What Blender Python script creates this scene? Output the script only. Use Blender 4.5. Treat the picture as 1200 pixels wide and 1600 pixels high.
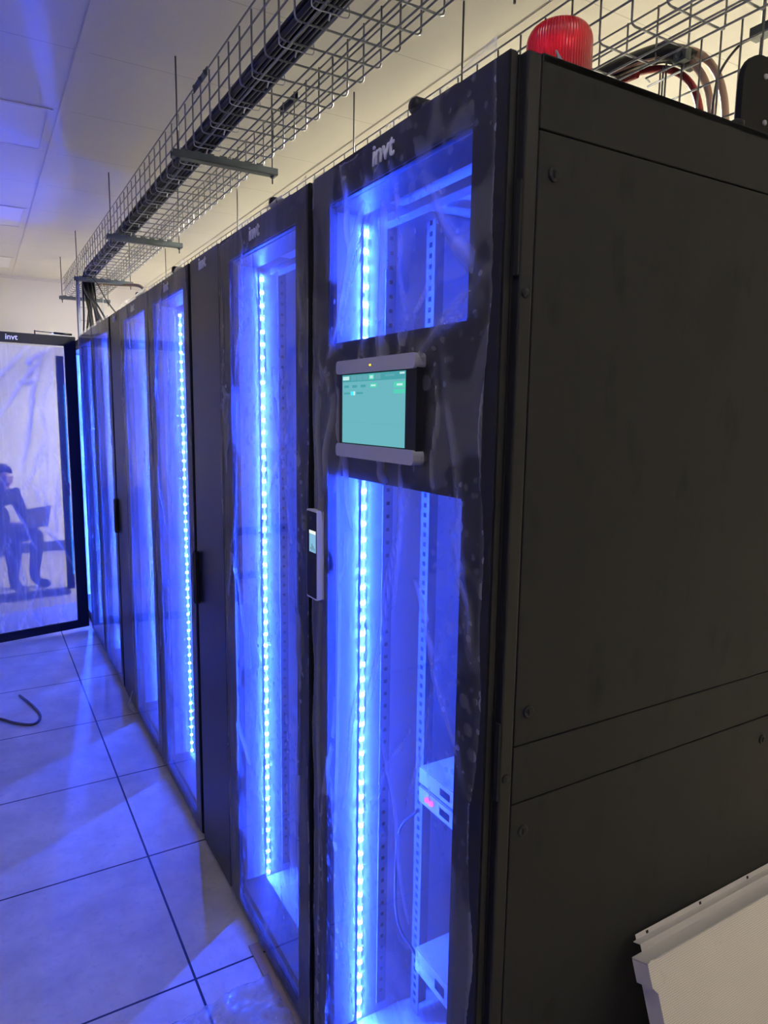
import bpy, bmesh, math, random
from mathutils import Vector, Matrix, noise

SC = bpy.context.scene
COL = SC.collection
for o in list(bpy.data.objects):
    bpy.data.objects.remove(o)
PI = math.pi
R = math.radians

# ------------------------------------------------------------------ camera
cam_d = bpy.data.cameras.new('camera')
cam = bpy.data.objects.new('camera', cam_d)
COL.objects.link(cam)
SC.camera = cam
cam_d.sensor_fit = 'VERTICAL'
cam_d.sensor_height = 36.0
cam_d.lens = 36.0 * 1082.66 / 1600.0
cam_d.clip_start = 0.02
cam_d.clip_end = 60
YAW, PITCH, ROLL = R(30.416), R(-8.231), R(0.7764)
_f = Vector((math.sin(YAW) * math.cos(PITCH), math.cos(YAW) * math.cos(PITCH), math.sin(PITCH)))
_r = Vector((math.cos(YAW), -math.sin(YAW), 0))
_u = _r.cross(_f)
_r2 = math.cos(ROLL) * _r + math.sin(ROLL) * _u
_u2 = -math.sin(ROLL) * _r + math.cos(ROLL) * _u
M = Matrix((_r2, _u2, -_f)).transposed().to_4x4()
M.translation = Vector((-0.614, -0.7335, 1.528))
cam.matrix_world = M

# ------------------------------------------------------------------ light / view settings
EXPOSURE = 0.0
LAMP_POWER = 255.0
FAR_LAMP_POWER = 55.0
NEAR_LAMP_POWER = 9.0          # lit ceiling fittings behind the cabinet row
DIODE_POWER = 4500.0        # blue diodes inside the cabinets
AMBIENT = 0.02
world = bpy.data.worlds.new('world')
SC.world = world
world.use_nodes = True
world.node_tree.nodes['Background'].inputs[0].default_value = (1, 0.95, 0.85, 1)
world.node_tree.nodes['Background'].inputs[1].default_value = AMBIENT
SC.view_settings.view_transform = 'Standard'
SC.view_settings.look = 'None'
SC.view_settings.exposure = EXPOSURE
SC.view_settings.gamma = 1.0
SC.view_settings.use_curve_mapping = False
cy = SC.cycles
cy.max_bounces = 10
cy.diffuse_bounces = 5
cy.glossy_bounces = 5
cy.transparent_max_bounces = 40
cy.transmission_bounces = 8
cy.caustics_reflective = False
cy.caustics_refractive = False
cy.sample_clamp_indirect = 6.0
cy.use_denoising = True


# ------------------------------------------------------------------ material helpers
def nm(name):
    m = bpy.data.materials.new(name)
    m.use_nodes = True
    nt = m.node_tree
    return m, nt, nt.nodes['Principled BSDF'], nt.nodes['Material Output']


def L(nt, a, b):
    nt.links.new(a, b)


def node(nt, t, **kw):
    n = nt.nodes.new(t)
    for k, v in kw.items():
        setattr(n, k, v)
    return n


def math_n(nt, op, a=None, b=None, c=None):
    n = node(nt, 'ShaderNodeMath', operation=op)
    for i, v in enumerate((a, b, c)):
        if v is None:
            continue
        if isinstance(v, (int, float)):
            n.inputs[i].default_value = v
        else:
            L(nt, v, n.inputs[i])
    return n.outputs[0]


def mixcol(nt, fac, c1, c2):
    n = node(nt, 'ShaderNodeMix', data_type='RGBA')
    if isinstance(fac, (int, float)):
        n.inputs[0].default_value = fac
    else:
        L(nt, fac, n.inputs[0])
    for i, c in ((6, c1), (7, c2)):
        if isinstance(c, tuple):
            n.inputs[i].default_value = (*c, 1)
        else:
            L(nt, c, n.inputs[i])
    return n.outputs[2]


def noise_tex(nt, scale, detail=3.0, rough=0.5, vec=None):
    n = node(nt, 'ShaderNodeTexNoise')
    n.inputs['Scale'].default_value = scale
    n.inputs['Detail'].default_value = detail
    n.inputs['Roughness'].default_value = rough
    if vec is None:
        vec = node(nt, 'ShaderNodeTexCoord').outputs['Object']
    L(nt, vec, n.inputs['Vector'])
    return n.outputs['Fac']


def ramp(nt, fac, lo, hi):
    n = node(nt, 'ShaderNodeMapRange')
    L(nt, fac, n.inputs[0])
    n.inputs[1].default_value = lo
    n.inputs[2].default_value = hi
    n.inputs[3].default_value = 0
    n.inputs[4].default_value = 1
    return n.outputs[0]


def paint(name, col, rough=0.5, metal=0.0, var=0.15, scale=8.0, spec=0.5, bump=0.0, bscale=400):
    """painted / plastic / metal surface with a little tonal wear"""
    m, nt, p, out = nm(name)
    f = noise_tex(nt, scale, 4, 0.6)
    c = mixcol(nt, f, tuple(x * (1 - var) for x in col), tuple(min(1, x * (1 + var)) for x in col))
    L(nt, c, p.inputs['Base Color'])
    p.inputs['Roughness'].default_value = rough
    p.inputs['Metallic'].default_value = metal
    p.inputs['Specular IOR Level'].default_value = spec
    if bump > 0:
        b = node(nt, 'ShaderNodeBump')
        b.inputs['Strength'].default_value = bump
        b.inputs['Distance'].default_value = 0.0005
        L(nt, noise_tex(nt, bscale, 2), b.inputs['Height'])
        L(nt, b.outputs[0], p.inputs['Normal'])
    return m


def emit(name, col, strength):
    m, nt, p, out = nm(name)
    nt.nodes.remove(p)
    e = node(nt, 'ShaderNodeEmission')
    e.inputs[0].default_value = (*col, 1)
    e.inputs[1].default_value = strength
    L(nt, e.outputs[0], out.inputs[0])
    return m


def black_panel_mat(name, col, rough, smear, spec=0.2):
    """matt black powder coat with darker hand-smear patches"""
    m, nt, p, out = nm(name)
    tc = node(nt, 'ShaderNodeTexCoord').outputs['Object']
    mp = node(nt, 'ShaderNodeMapping')
    mp.inputs['Scale'].default_value = (1.0, 1.0, 0.45)
    L(nt, tc, mp.inputs[0])
    big = ramp(nt, noise_tex(nt, 5.5, 4, 0.62, mp.outputs[0]), 0.56, 0.72)
    sm = ramp(nt, noise_tex(nt, 17, 3, 0.6, mp.outputs[0]), 0.58, 0.74)
    f = math_n(nt, 'MAXIMUM', math_n(nt, 'MULTIPLY', big, 0.7), sm)
    f = math_n(nt, 'MULTIPLY', f, smear)
    c = mixcol(nt, f, col, tuple(x * 0.42 for x in col))
    L(nt, c, p.inputs['Base Color'])
    p.inputs['Roughness'].default_value = rough
    p.inputs['Specular IOR Level'].default_value = spec
    b = node(nt, 'ShaderNodeBump')
    b.inputs['Strength'].default_value = 0.25
    b.inputs['Distance'].default_value = 0.0004
    L(nt, noise_tex(nt, 900, 2), b.inputs['Height'])
    L(nt, b.outputs[0], p.inputs['Normal'])
    return m


def floor_mat():
    m, nt, p, out = nm('raised_floor_tiles')
    tc = node(nt, 'ShaderNodeTexCoord').outputs['Object']
    sp = node(nt, 'ShaderNodeSeparateXYZ')
    L(nt, tc, sp.inputs[0])

    def joint(axis, off):
        a = math_n(nt, 'ADD', sp.outputs[axis], off)
        a = math_n(nt, 'FRACT', math_n(nt, 'DIVIDE', a, 0.6))
        a = math_n(nt, 'ABSOLUTE', math_n(nt, 'SUBTRACT', a, 0.5))
        return math_n(nt, 'GREATER_THAN', a, 0.5 - 0.0055)
    j = math_n(nt, 'MAXIMUM', joint(0, 0.1909 + 6.0), joint(1, -3.9612 + 12.0))
    n1 = ramp(nt, noise_tex(nt, 6, 6, 0.65), 0.3, 0.75)
    n2 = ramp(nt, noise_tex(nt, 40, 4, 0.6), 0.55, 0.75)
    base = mixcol(nt, n1, (0.50, 0.46, 0.35), (0.74, 0.69, 0.53))
    base = mixcol(nt, math_n(nt, 'MULTIPLY', n2, 0.5), base, (0.42, 0.38, 0.32))
    c = mixcol(nt, j, base, (0.012, 0.012, 0.014))
    L(nt, c, p.inputs['Base Color'])
    p.inputs['Roughness'].default_value = 0.42
    b = node(nt, 'ShaderNodeBump')
    b.inputs['Strength'].default_value = 0.4
    b.inputs['Distance'].default_value = 0.002
    b.invert = True
    L(nt, j, b.inputs['Height'])
    L(nt, b.outputs[0], p.inputs['Normal'])
    return m


def ceiling_mat():
    m, nt, p, out = nm('perforated_ceiling_panels')
    tc = node(nt, 'ShaderNodeTexCoord').outputs['Object']
    sp = node(nt, 'ShaderNodeSeparateXYZ')
    L(nt, tc, sp.inputs[0])
    a = math_n(nt, 'FRACT', math_n(nt, 'DIVIDE', math_n(nt, 'ADD', sp.outputs[1], 12.0 - 1.633), 0.6))
    a = math_n(nt, 'ABSOLUTE', math_n(nt, 'SUBTRACT', a, 0.5))
    j = math_n(nt, 'GREATER_THAN', a, 0.5 - 0.0035)
    # pin-hole perforation
    v = node(nt, 'ShaderNodeTexVoronoi')
    v.inputs['Scale'].default_value = 190
    v.inputs['Randomness'].default_value = 0.0
    L(nt, tc, v.inputs['Vector'])
    h = math_n(nt, 'LESS_THAN', v.outputs['Distance'], 0.27)
    n1 = noise_tex(nt, 2.2, 3)
    base = mixcol(nt, n1, (0.66, 0.64, 0.60), (0.74, 0.72, 0.67))
    c = mixcol(nt, math_n(nt, 'MULTIPLY', h, 0.45), base, (0.12, 0.12, 0.12))
    c = mixcol(nt, math_n(nt, 'MULTIPLY', j, 0.55), c, (0.3, 0.28, 0.25))
    L(nt, c, p.inputs['Base Color'])
    p.inputs['Roughness'].default_value = 0.45
    return m


def wall_mat(name, c1, c2):
    m, nt, p, out = nm(name)
    L(nt, mixcol(nt, noise_tex(nt, 3, 4), c1, c2), p.inputs['Base Color'])
    p.inputs['Roughness'].default_value = 0.8
    return m


def schlick(nt, f0, normal=None):
    """mirror share of a thin sheet, the same from either side"""
    g = node(nt, 'ShaderNodeNewGeometry')
    d = node(nt, 'ShaderNodeVectorMath', operation='DOT_PRODUCT')
    L(nt, normal or g.outputs['Normal'], d.inputs[0])
    L(nt, g.outputs['Incoming'], d.inputs[1])
    c = math_n(nt, 'ABSOLUTE', d.outputs['Value'])
    p = math_n(nt, 'POWER', math_n(nt, 'SUBTRACT', 1.0, c), 5.0)
    return math_n(nt, 'ADD', math_n(nt, 'MULTIPLY', p, 1.0 - f0), f0)


def glass_mat():
    m, nt, p, out = nm('clear_door_glass')
    nt.nodes.remove(p)
    t = node(nt, 'ShaderNodeBsdfTransparent')
    t.inputs[0].default_value = (0.90, 0.92, 0.94, 1)
    g = node(nt, 'ShaderNodeBsdfGlossy')
    g.inputs['Roughness'].default_value = 0.02
    g.inputs['Color'].default_value = (1, 1, 1, 1)
    fr = schlick(nt, 0.045)
    bp = node(nt, 'ShaderNodeBump')
    bp.inputs['Strength'].default_value = 0.06
    bp.inputs['Distance'].default_value = 0.002
    L(nt, noise_tex(nt, 9, 2), bp.inputs['Height'])
    L(nt, bp.outputs[0], g.inputs['Normal'])
    mx = node(nt, 'ShaderNodeMixShader')
    L(nt, fr, mx.inputs[0])
    L(nt, t.outputs[0], mx.inputs[1])
    L(nt, g.outputs[0], mx.inputs[2])
    L(nt, mx.outputs[0], out.inputs[0])
    return m


def film_mat(name, base, bubble, seed):
    """thin clear protective film: mostly see-through, milky where it stands off the
    door, clearer where it clings, with trapped bubbles and creases"""
    m, nt, p, out = nm(name)
    nt.nodes.remove(p)
    tc = node(nt, 'ShaderNodeTexCoord').outputs['Object']
    mp = node(nt, 'ShaderNodeMapping')
    mp.inputs['Location'].default_value = (seed * 3.1, seed, seed * 1.7)
    L(nt, tc, mp.inputs[0])
    vec = mp.outputs[0]
    at = node(nt, 'ShaderNodeAttribute', attribute_name='crease')
    crease = at.outputs['Fac']
    cling = ramp(nt, noise_tex(nt, 5.5, 2, 0.5, vec), 0.47, 0.50)      # 1 = clings to the door
    # small ragged bubbles in the clinging area
    v1 = node(nt, 'ShaderNodeTexVoronoi')
    v1.inputs['Scale'].default_value = 48
    L(nt, vec, v1.inputs['Vector'])
    rag = noise_tex(nt, 60, 3, 0.6, vec)
    b1 = math_n(nt, 'LESS_THAN', math_n(nt, 'ADD', v1.outputs['Distance'], math_n(nt, 'MULTIPLY', rag, 0.35)), 0.43)
    v2 = node(nt, 'ShaderNodeTexVoronoi')
    v2.inputs['Scale'].default_value = 17
    L(nt, vec, v2.inputs['Vector'])
    b2 = math_n(nt, 'LESS_THAN', v2.outputs['Distance'], 0.24)
    bub = math_n(nt, 'MAXIMUM', b1, b2)
    hazy = math_n(nt, 'MAXIMUM', math_n(nt, 'SUBTRACT', 1.0, cling), bub)
    streak = node(nt, 'ShaderNodeMapping')
    streak.inputs['Scale'].default_value = (22, 22, 1.6)
    L(nt, vec, streak.inputs[0])
    st = ramp(nt, noise_tex(nt, 1.0, 3, 0.6, streak.outputs[0]), 0.52, 0.8)
    fac = math_n(nt, 'MULTIPLY', hazy, bubble)
    fac = math_n(nt, 'ADD', fac, base)
    fac = math_n(nt, 'ADD', fac, math_n(nt, 'MULTIPLY', st, base * 0.8))
    fac = math_n(nt, 'ADD', fac, math_n(nt, 'MULTIPLY', crease, 0.45))
    fac = math_n(nt, 'MINIMUM', fac, 0.85)
    t = node(nt, 'ShaderNodeBsdfTransparent')
    d = node(nt, 'ShaderNodeBsdfDiffuse')
    d.inputs[0].default_value = (0.80, 0.80, 0.82, 1)
    tl = node(nt, 'ShaderNodeBsdfTranslucent')
    tl.inputs[0].default_value = (0.80, 0.80, 0.82, 1)
    m1 = node(nt, 'ShaderNodeMixShader')
    m1.inputs[0].default_value = 0.6
    L(nt, d.outputs[0], m1.inputs[1])
    L(nt, tl.outputs[0], m1.inputs[2])
    m2 = node(nt, 'ShaderNodeMixShader')
    L(nt, fac, m2.inputs[0])
    L(nt, t.outputs[0], m2.inputs[1])
    L(nt, m1.outputs[0], m2.inputs[2])
    g = node(nt, 'ShaderNodeBsdfGlossy')
    g.inputs['Roughness'].default_value = 0.16
    bp = node(nt, 'ShaderNodeBump')
    bp.inputs['Strength'].default_value = 0.25
    bp.inputs['Distance'].default_value = 0.004
    L(nt, noise_tex(nt, 1.0, 3, 0.55, streak.outputs[0]), bp.inputs['Height'])
    L(nt, bp.outputs[0], g.inputs['Normal'])
    fr = schlick(nt, 0.03)
    m3 = node(nt, 'ShaderNodeMixShader')
    L(nt, math_n(nt, 'MULTIPLY', fr, 0.7), m3.inputs[0])
    L(nt, m2.outputs[0], m3.inputs[1])
    L(nt, g.outputs[0], m3.inputs[2])
    L(nt, m3.outputs[0], out.inputs[0])
    return m


MAT = {}
MAT['black'] = paint('black_powder_coat', (0.014, 0.014, 0.016), 0.5, var=0.1, spec=0.22)
MAT['panel'] = black_panel_mat('black_side_panel_coat', (0.0195, 0.0195, 0.0195), 0.7, 0.7)
MAT['acfront'] = black_panel_mat('black_satin_front', (0.022, 0.022, 0.025), 0.34, 0.25, 0.45)
MAT['gap'] = paint('dark_recess', (0.004, 0.004, 0.005), 0.9, var=0.0)
MAT['inner'] = paint('cabinet_inner_steel', (0.72, 0.72, 0.73), 0.5, var=0.15, scale=5)
MAT['rail'] = paint('zinc_rail', (0.28, 0.28, 0.29), 0.5)
MAT['glass'] = glass_mat()
MAT['zinc'] = paint('zinc_wire', (0.27, 0.28, 0.31), 0.38, metal=0.75, var=0.2, scale=30)
MAT['strut'] = paint('galvanised_strut', (0.10, 0.12, 0.13), 0.55, metal=0.3, var=0.25, scale=20)
MAT['palestrut'] = paint('pale_galvanised', (0.55, 0.58, 0.60), 0.5, metal=0.3, var=0.2, scale=20)
MAT['rod'] = paint('threaded_rod_steel', (0.10, 0.10, 0.11), 0.5, metal=0.6)
MAT['cable'] = paint('black_cable_jacket', (0.010, 0.010, 0.013), 0.42, var=0.1)
MAT['tie'] = paint('white_nylon', (0.6, 0.6, 0.62), 0.5)
MAT['beige'] = paint('beige_cable_jacket', (0.62, 0.40, 0.29), 0.5)
MAT['redcable'] = paint('red_cable_jacket', (0.20, 0.008, 0.014), 0.4)
MAT['grey'] = paint('grey_cable_jacket', (0.10, 0.09, 0.085), 0.5)
MAT['silver'] = paint('silver_plastic', (0.45, 0.44, 0.47), 0.4, metal=0.2)
MAT['whiteplastic'] = paint('white_plastic', (0.75, 0.76, 0.8), 0.4, var=0.05)
MAT['logo'] = paint('light_grey_lettering', (0.80, 0.80, 0.83), 0.5, var=0.05)
MAT['gloss_black'] = paint('gloss_black_plastic', (0.008, 0.008, 0.010), 0.12, var=0.05)
MAT['diode'] = emit('blue_diode', (0.015, 0.056, 1.0), DIODE_POWER)
MAT['stripglow'] = emit('lit_strip_lens', (0.30, 1.0, 2.2), 4.0)
MAT['magenta'] = emit('red_indicator', (1.0, 0.08, 0.30), 4.0)
MAT['yellow'] = emit('yellow_indicator', (1.0, 0.75, 0.02), 1.6)
MAT['floor'] = floor_mat()
MAT['ceiling'] = ceiling_mat()
MAT['ceil_trim'] = paint('ceiling_profile_white', (0.72, 0.69, 0.64), 0.5, var=0.04)
MAT['wall'] = wall_mat('warm_white_wall', (0.76, 0.73, 0.66), (0.82, 0.79, 0.72))
MAT['skirt'] = paint('dark_skirting', (0.05, 0.05, 0.06), 0.5)


def tray_tile_mat():
    m, nt, p, out = nm('perforated_beige_metal')
    tc = node(nt, 'ShaderNodeTexCoord').outputs['Object']
    v = node(nt, 'ShaderNodeTexVoronoi')
    v.inputs['Scale'].default_value = 270
    v.inputs['Randomness'].default_value = 0.0
    L(nt, tc, v.inputs['Vector'])
    h = math_n(nt, 'LESS_THAN', v.outputs['Distance'], 0.28)
    st = ramp(nt, noise_tex(nt, 14, 4, 0.7), 0.66, 0.74)
    c = mixcol(nt, noise_tex(nt, 4, 3), (0.66, 0.61, 0.54), (0.72, 0.67, 0.60))
    c = mixcol(nt, math_n(nt, 'MULTIPLY', h, 0.5), c, (0.10, 0.09, 0.08))
    c = mixcol(nt, math_n(nt, 'MULTIPLY', st, 0.35), c, (0.30, 0.26, 0.2))
    L(nt, c, p.inputs['Base Color'])
    p.inputs['Roughness'].default_value = 0.5
    return m


MAT['tile'] = tray_tile_mat()
MAT['tile_edge'] = paint('beige_metal_edge', (0.62, 0.58, 0.54), 0.45, var=0.06)


def dome_mat():
    m, nt, p, out = nm('red_ribbed_lens')
    p.inputs['Base Color'].default_value = (0.95, 0.012, 0.035, 1)
    p.inputs['Roughness'].default_value = 0.18
    p.inputs['Transmission Weight'].default_value = 0.55
    p.inputs['Subsurface Weight'].default_value = 0.4
    p.inputs['Subsurface Radius'].default_value = (0.05, 0.004, 0.004)
    p.inputs['Subsurface Scale'].default_value = 0.3
    tc = node(nt, 'ShaderNodeTexCoord').outputs['Object']
    sp = node(nt, 'ShaderNodeSeparateXYZ')
    L(nt, tc, sp.inputs[0])
    a = math_n(nt, 'ARCTAN2', sp.outputs[1], sp.outputs[0])
    w = math_n(nt, 'SINE', math_n(nt, 'MULTIPLY', a, 70.0))
    b = node(nt, 'ShaderNodeBump')
    b.inputs['Strength'].default_value = 0.6
    b.inputs['Distance'].default_value = 0.001
    L(nt, w, b.inputs['Height'])
    L(nt, b.outputs[0], p.inputs['Normal'])
    return m


MAT['dome'] = dome_mat()


# ------------------------------------------------------------------ mesh builder
class MB:
    def __init__(s):
        s.v, s.f, s.m, s.sm = [], [], [], []

    def face(s, idx, mat=0, smooth=False):
        s.f.append(tuple(idx))
        s.m.append(mat)
        s.sm.append(smooth)

    def box(s, x0, x1, y0, y1, z0, z1, mat=0, bev=0.0):
        x0, x1 = min(x0, x1), max(x0, x1)
        y0, y1 = min(y0, y1), max(y0, y1)
        z0, z1 = min(z0, z1), max(z0, z1)
        if bev > 0:
            bm = bmesh.new()
            bmesh.ops.create_cube(bm, size=1)
            for v in bm.verts:
                v.co = Vector(((x0 + x1) / 2 + v.co.x * (x1 - x0), (y0 + y1) / 2 + v.co.y * (y1 - y0), (z0 + z1) / 2 + v.co.z * (z1 - z0)))
            bev = min(bev, 0.45 * min(x1 - x0, y1 - y0, z1 - z0))
            bmesh.ops.bevel(bm, geom=bm.edges[:], offset=bev, segments=2, affect='EDGES', profile=0.6)
            s.add_bm(bm, mat)
            bm.free()
            return s
        b = len(s.v)
        s.v += [(x0, y0, z0), (x1, y0, z0), (x1, y1, z0), (x0, y1, z0), (x0, y0, z1), (x1, y0, z1), (x1, y1, z1), (x0, y1, z1)]
        for q in ((0, 3, 2, 1), (4, 5, 6, 7), (0, 1, 5, 4), (1, 2, 6, 5), (2, 3, 7, 6), (3, 0, 4, 7)):
            s.face([b + i for i in q], mat)
        return s

    def add_bm(s, bm, mat=0, smooth=False):
        bm.verts.index_update()
        b = len(s.v)
        s.v += [tuple(v.co) for v in bm.verts]
        for f in bm.faces:
            s.face([b + v.index for v in f.verts], mat, smooth)

    def tube(s, pts, r, seg=6, mat=0, closed=False, caps=True, taper=None):
        pts = [Vector(p) for p in pts]
        n = len(pts)
        b = len(s.v)
        up = Vector((0, 0, 1))
        prev = None
        for i, p in enumerate(pts):
            if i == 0:
                t = pts[1] - p
            elif i == n - 1:
                t = p - pts[i - 1]
            else:
                t = (pts[i + 1] - p).normalized() + (p - pts[i - 1]).normalized()
            if t.length < 1e-9:
                t = Vector((0, 0, 1))
            t.normalize()
            if prev is None:
                a = up.cross(t)
                if a.length < 1e-3:
                    a = Vector((1, 0, 0)).cross(t)
            else:
                a = prev - t * prev.dot(t)
                if a.length < 1e-6:
                    a = up.cross(t)
            a.normalize()
            prev = a
            c = t.cross(a)
            rr = r if taper is None else r * taper[i]
            for k in range(seg):
                an = 2 * PI * k / seg
                s.v.append(tuple(p + (a * math.cos(an) + c * math.sin(an)) * rr))
        for i in range(n - 1):
            for k in range(seg):
                k2 = (k + 1) % seg
                s.face((b + i * seg + k, b + i * seg + k2, b + (i + 1) * seg + k2, b + (i + 1) * seg + k), mat, seg > 5)
        if caps:
            s.face([b + k for k in range(seg)][::-1], mat)
            s.face([b + (n - 1) * seg + k for k in range(seg)], mat)
        return s

    def bar(s, p, q, w, h, mat=0):
        """rectangular bar between two points"""
        return s.tube([p, q], 0.5 * math.hypot(w, h), 4, mat)

    def lathe(s, prof, axis_o, seg=24, mat=0, axis='z'):
        b = len(s.v)
        o = Vector(axis_o)
        for (r, h) in prof:
            for k in range(seg):
                a = 2 * PI * k / seg
                if axis == 'z':
                    d = Vector((r * math.cos(a), r * math.sin(a), h))
                elif axis == 'y':
                    d = Vector((r * math.cos(a), h, -r * math.sin(a)))
                else:
                    d = Vector((h, r * math.cos(a), r * math.sin(a)))
                s.v.append(tuple(o + d))
        n = len(prof)
        for i in range(n - 1):
            for k in range(seg):
                k2 = (k + 1) % seg
                s.face((b + i * seg + k, b + i * seg + k2, b + (i + 1) * seg + k2, b + (i + 1) * seg + k), mat, True)
        s.face([b + k for k in range(seg)][::-1], mat)
        s.face([b + (n - 1) * seg + k for k in range(seg)], mat)
        return s

    def prism(s, poly, y0, y1, mat=0):
        """polygon in (x, z) extruded along y"""
        b = len(s.v)
        n = len(poly)
        s.v += [(x, y0, z) for x, z in poly] + [(x, y1, z) for x, z in poly]
        s.face([b + i for i in range(n)], mat)
        s.face([b + n + i for i in range(n)][::-1], mat)
        for i in range(n):
            j = (i + 1) % n
            s.face((b + i, b + n + i, b + n + j, b + j), mat)
        return s

    def build(s, name, mats, parent=None, loc=None):
        me = bpy.data.meshes.new(name)
        me.from_pydata(s.v, [], s.f)
        if not isinstance(mats, (list, tuple)):
            mats = [mats]
        for m in mats:
            me.materials.append(m)
        me.polygons.foreach_set('material_index', s.m)
        me.polygons.foreach_set('use_smooth', s.sm)
        me.update()
        o = bpy.data.objects.new(name, me)
        COL.objects.link(o)
        if parent is not None:
            o.parent = parent
        if loc is not None:
            o.location = loc
        return o


def tag(o, label=None, cat=None, group=None, kind=None):
    if label:
        o['label'] = label
    if cat:
        o['category'] = cat
    if group:
        o['group'] = group
    if kind:
        o['kind'] = kind
    return o


def empty(name, loc, rz=0, parent=None):
    o = bpy.data.objects.new(name, None)
    COL.objects.link(o)
    o.empty_display_size = 0.1
    o.location = loc
    o.rotation_euler = (0, 0, rz)
    if parent is not None:
        o.parent = parent
    return o


def struct(o):
    o['kind'] = 'structure'
    return o


def smooth_path(pts, n=8):
    """Catmull-Rom through the points"""
    P = [Vector(p) for p in pts]
    P = [P[0] * 2 - P[1]] + P + [P[-1] * 2 - P[-2]]
    out = []
    for i in range(1, len(P) - 2):
        for k in range(n):
            t = k / n
            a, b, c, d = P[i - 1], P[i], P[i + 1], P[i + 2]
            out.append(0.5 * ((2 * b) + (c - a) * t + (2 * a - 5 * b + 4 * c - d) * t * t + (3 * b - a - 3 * c + d) * t ** 3))
    out.append(P[-2])
    return out


def rounded(x0, x1, z0, z1, r, n=6):
    pts = []
    for cx, cz, a0 in ((x1 - r, z1 - r, 0), (x0 + r, z1 - r, 90), (x0 + r, z0 + r, 180), (x1 - r, z0 + r, 270)):
        for k in range(n + 1):
            a = R(a0 + 90 * k / n)
            pts.append((cx + r * math.cos(a), cz + r * math.sin(a)))
    return pts


# ------------------------------------------------------------------ the room
CEIL = 2.83
END_Y = 7.4
struct(MB().box(-3.6, 3.6, -3.6, END_Y + 0.1, -0.1, 0.0).build('floor', MAT['floor']))
struct(MB().box(-3.6, 3.6, -3.6, END_Y + 0.1, CEIL, CEIL + 0.1).build('ceiling', MAT['ceiling']))
struct(MB().box(-3.6, 3.6, END_Y, END_Y + 0.1, 0, CEIL).build('wall_end', MAT['wall']))
struct(MB().box(-3.7, -3.6, -3.6, END_Y, 0, CEIL).build('wall_left', MAT['wall']))
struct(MB().box(3.6, 3.7, -3.6, END_Y, 0, CEIL).build('wall_right', MAT['wall']))
struct(MB().box(-3.6, 3.6, -3.7, -3.6, 0, CEIL).build('wall_near', MAT['wall']))
struct(MB().box(-3.6, 3.6, END_Y - 0.015, END_Y, 0, 0.10).build('baseboard_end', MAT['skirt']))
for i, x in enumerate((-2.71, -1.45, -0.19, 1.07, 2.33)):
    b = MB().box(x - 0.022, x + 0.022, -3.6, END_Y, CEIL - 0.004, CEIL)
    b.box(x - 0.026, x - 0.022, -3.6, END_Y, CEIL - 0.0015, CEIL)
    struct(b.build('trim_%d' % (i + 1), MAT['ceil_trim']))
# shallow line where the ceiling meets the end wall
struct(MB().box(-3.6, 3.6, END_Y - 0.02, END_Y, CEIL - 0.025, CEIL).build('trim_6', MAT['ceil_trim']))

MAT['lamp_on'] = emit('lit_ceiling_diffuser', (1.0, 0.965, 0.82), LAMP_POWER)
MAT['lamp_near'] = emit('dim_ceiling_diffuser', (1.0, 0.97, 0.91), NEAR_LAMP_POWER)
MAT['lamp_far'] = emit('far_ceiling_diffuser', (1.0, 0.97, 0.90), FAR_LAMP_POWER)
MAT['lamp_off'] = paint('unlit_diffuser', (0.86, 0.85, 0.84), 0.5, var=0.02)


def ceiling_light(x, y, w, l, lit, label, group=None):
    t = tag(empty('ceiling_light', (x, y, CEIL)), label, 'ceiling light', group)
    f = MB()
    e = 0.018
    z0, z1 = -0.0045, -0.0005
    f.box(-w / 2, w / 2, -l / 2, -l / 2 + e, z0, z1).box(-w / 2, w / 2, l / 2 - e, l / 2, z0, z1)
    f.box(-w / 2, -w / 2 + e, -l / 2 + e, l / 2 - e, z0, z1).box(w / 2 - e, w / 2, -l / 2 + e, l / 2 - e, z0, z1)
    f.build('frame', MAT['ceil_trim'], t)
    MB().box(-w / 2 + e, w / 2 - e, -l / 2 + e, l / 2 - e, -0.0025, -0.0005).build('diffuser', MAT[lit or 'lamp_off'], t)
    return t


ceiling_light(-0.535, 3.13, 0.60, 0.57, False, 'unlit square ceiling light nearest the camera, left of the wire tray')
ceiling_light(-0.535, 4.93, 0.60, 0.57, False, 'unlit square ceiling light in the middle of the aisle ceiling')
ceiling_light(-0.535, 6.70, 0.60, 0.57, False, 'unlit square ceiling light closest to the end wall')
for y in (1.93, 3.73):
    ceiling_light(1.7, y, 0.60, 0.58, 'lamp_on', 'lit square ceiling light above the aisle behind the black cabinet row', 'lit lights behind the row')
ceiling_light(-0.535, -0.47, 0.60, 0.58, 'lamp_near', 'dimmer lit square ceiling light over the aisle, above the viewer')
ceiling_light(1.7, 5.53, 0.60, 0.58, 'lamp_far', 'lit square ceiling light behind the row, closest to the end wall')
ceiling_light(1.7, -1.67, 0.60, 0.58, 'lamp_near', 'dimmer lit square ceiling light on the bare side of the nearest cabinet')

# ------------------------------------------------------------------ cabinets
TOP = 1.988
LED_STEP = 0.0365


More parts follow.
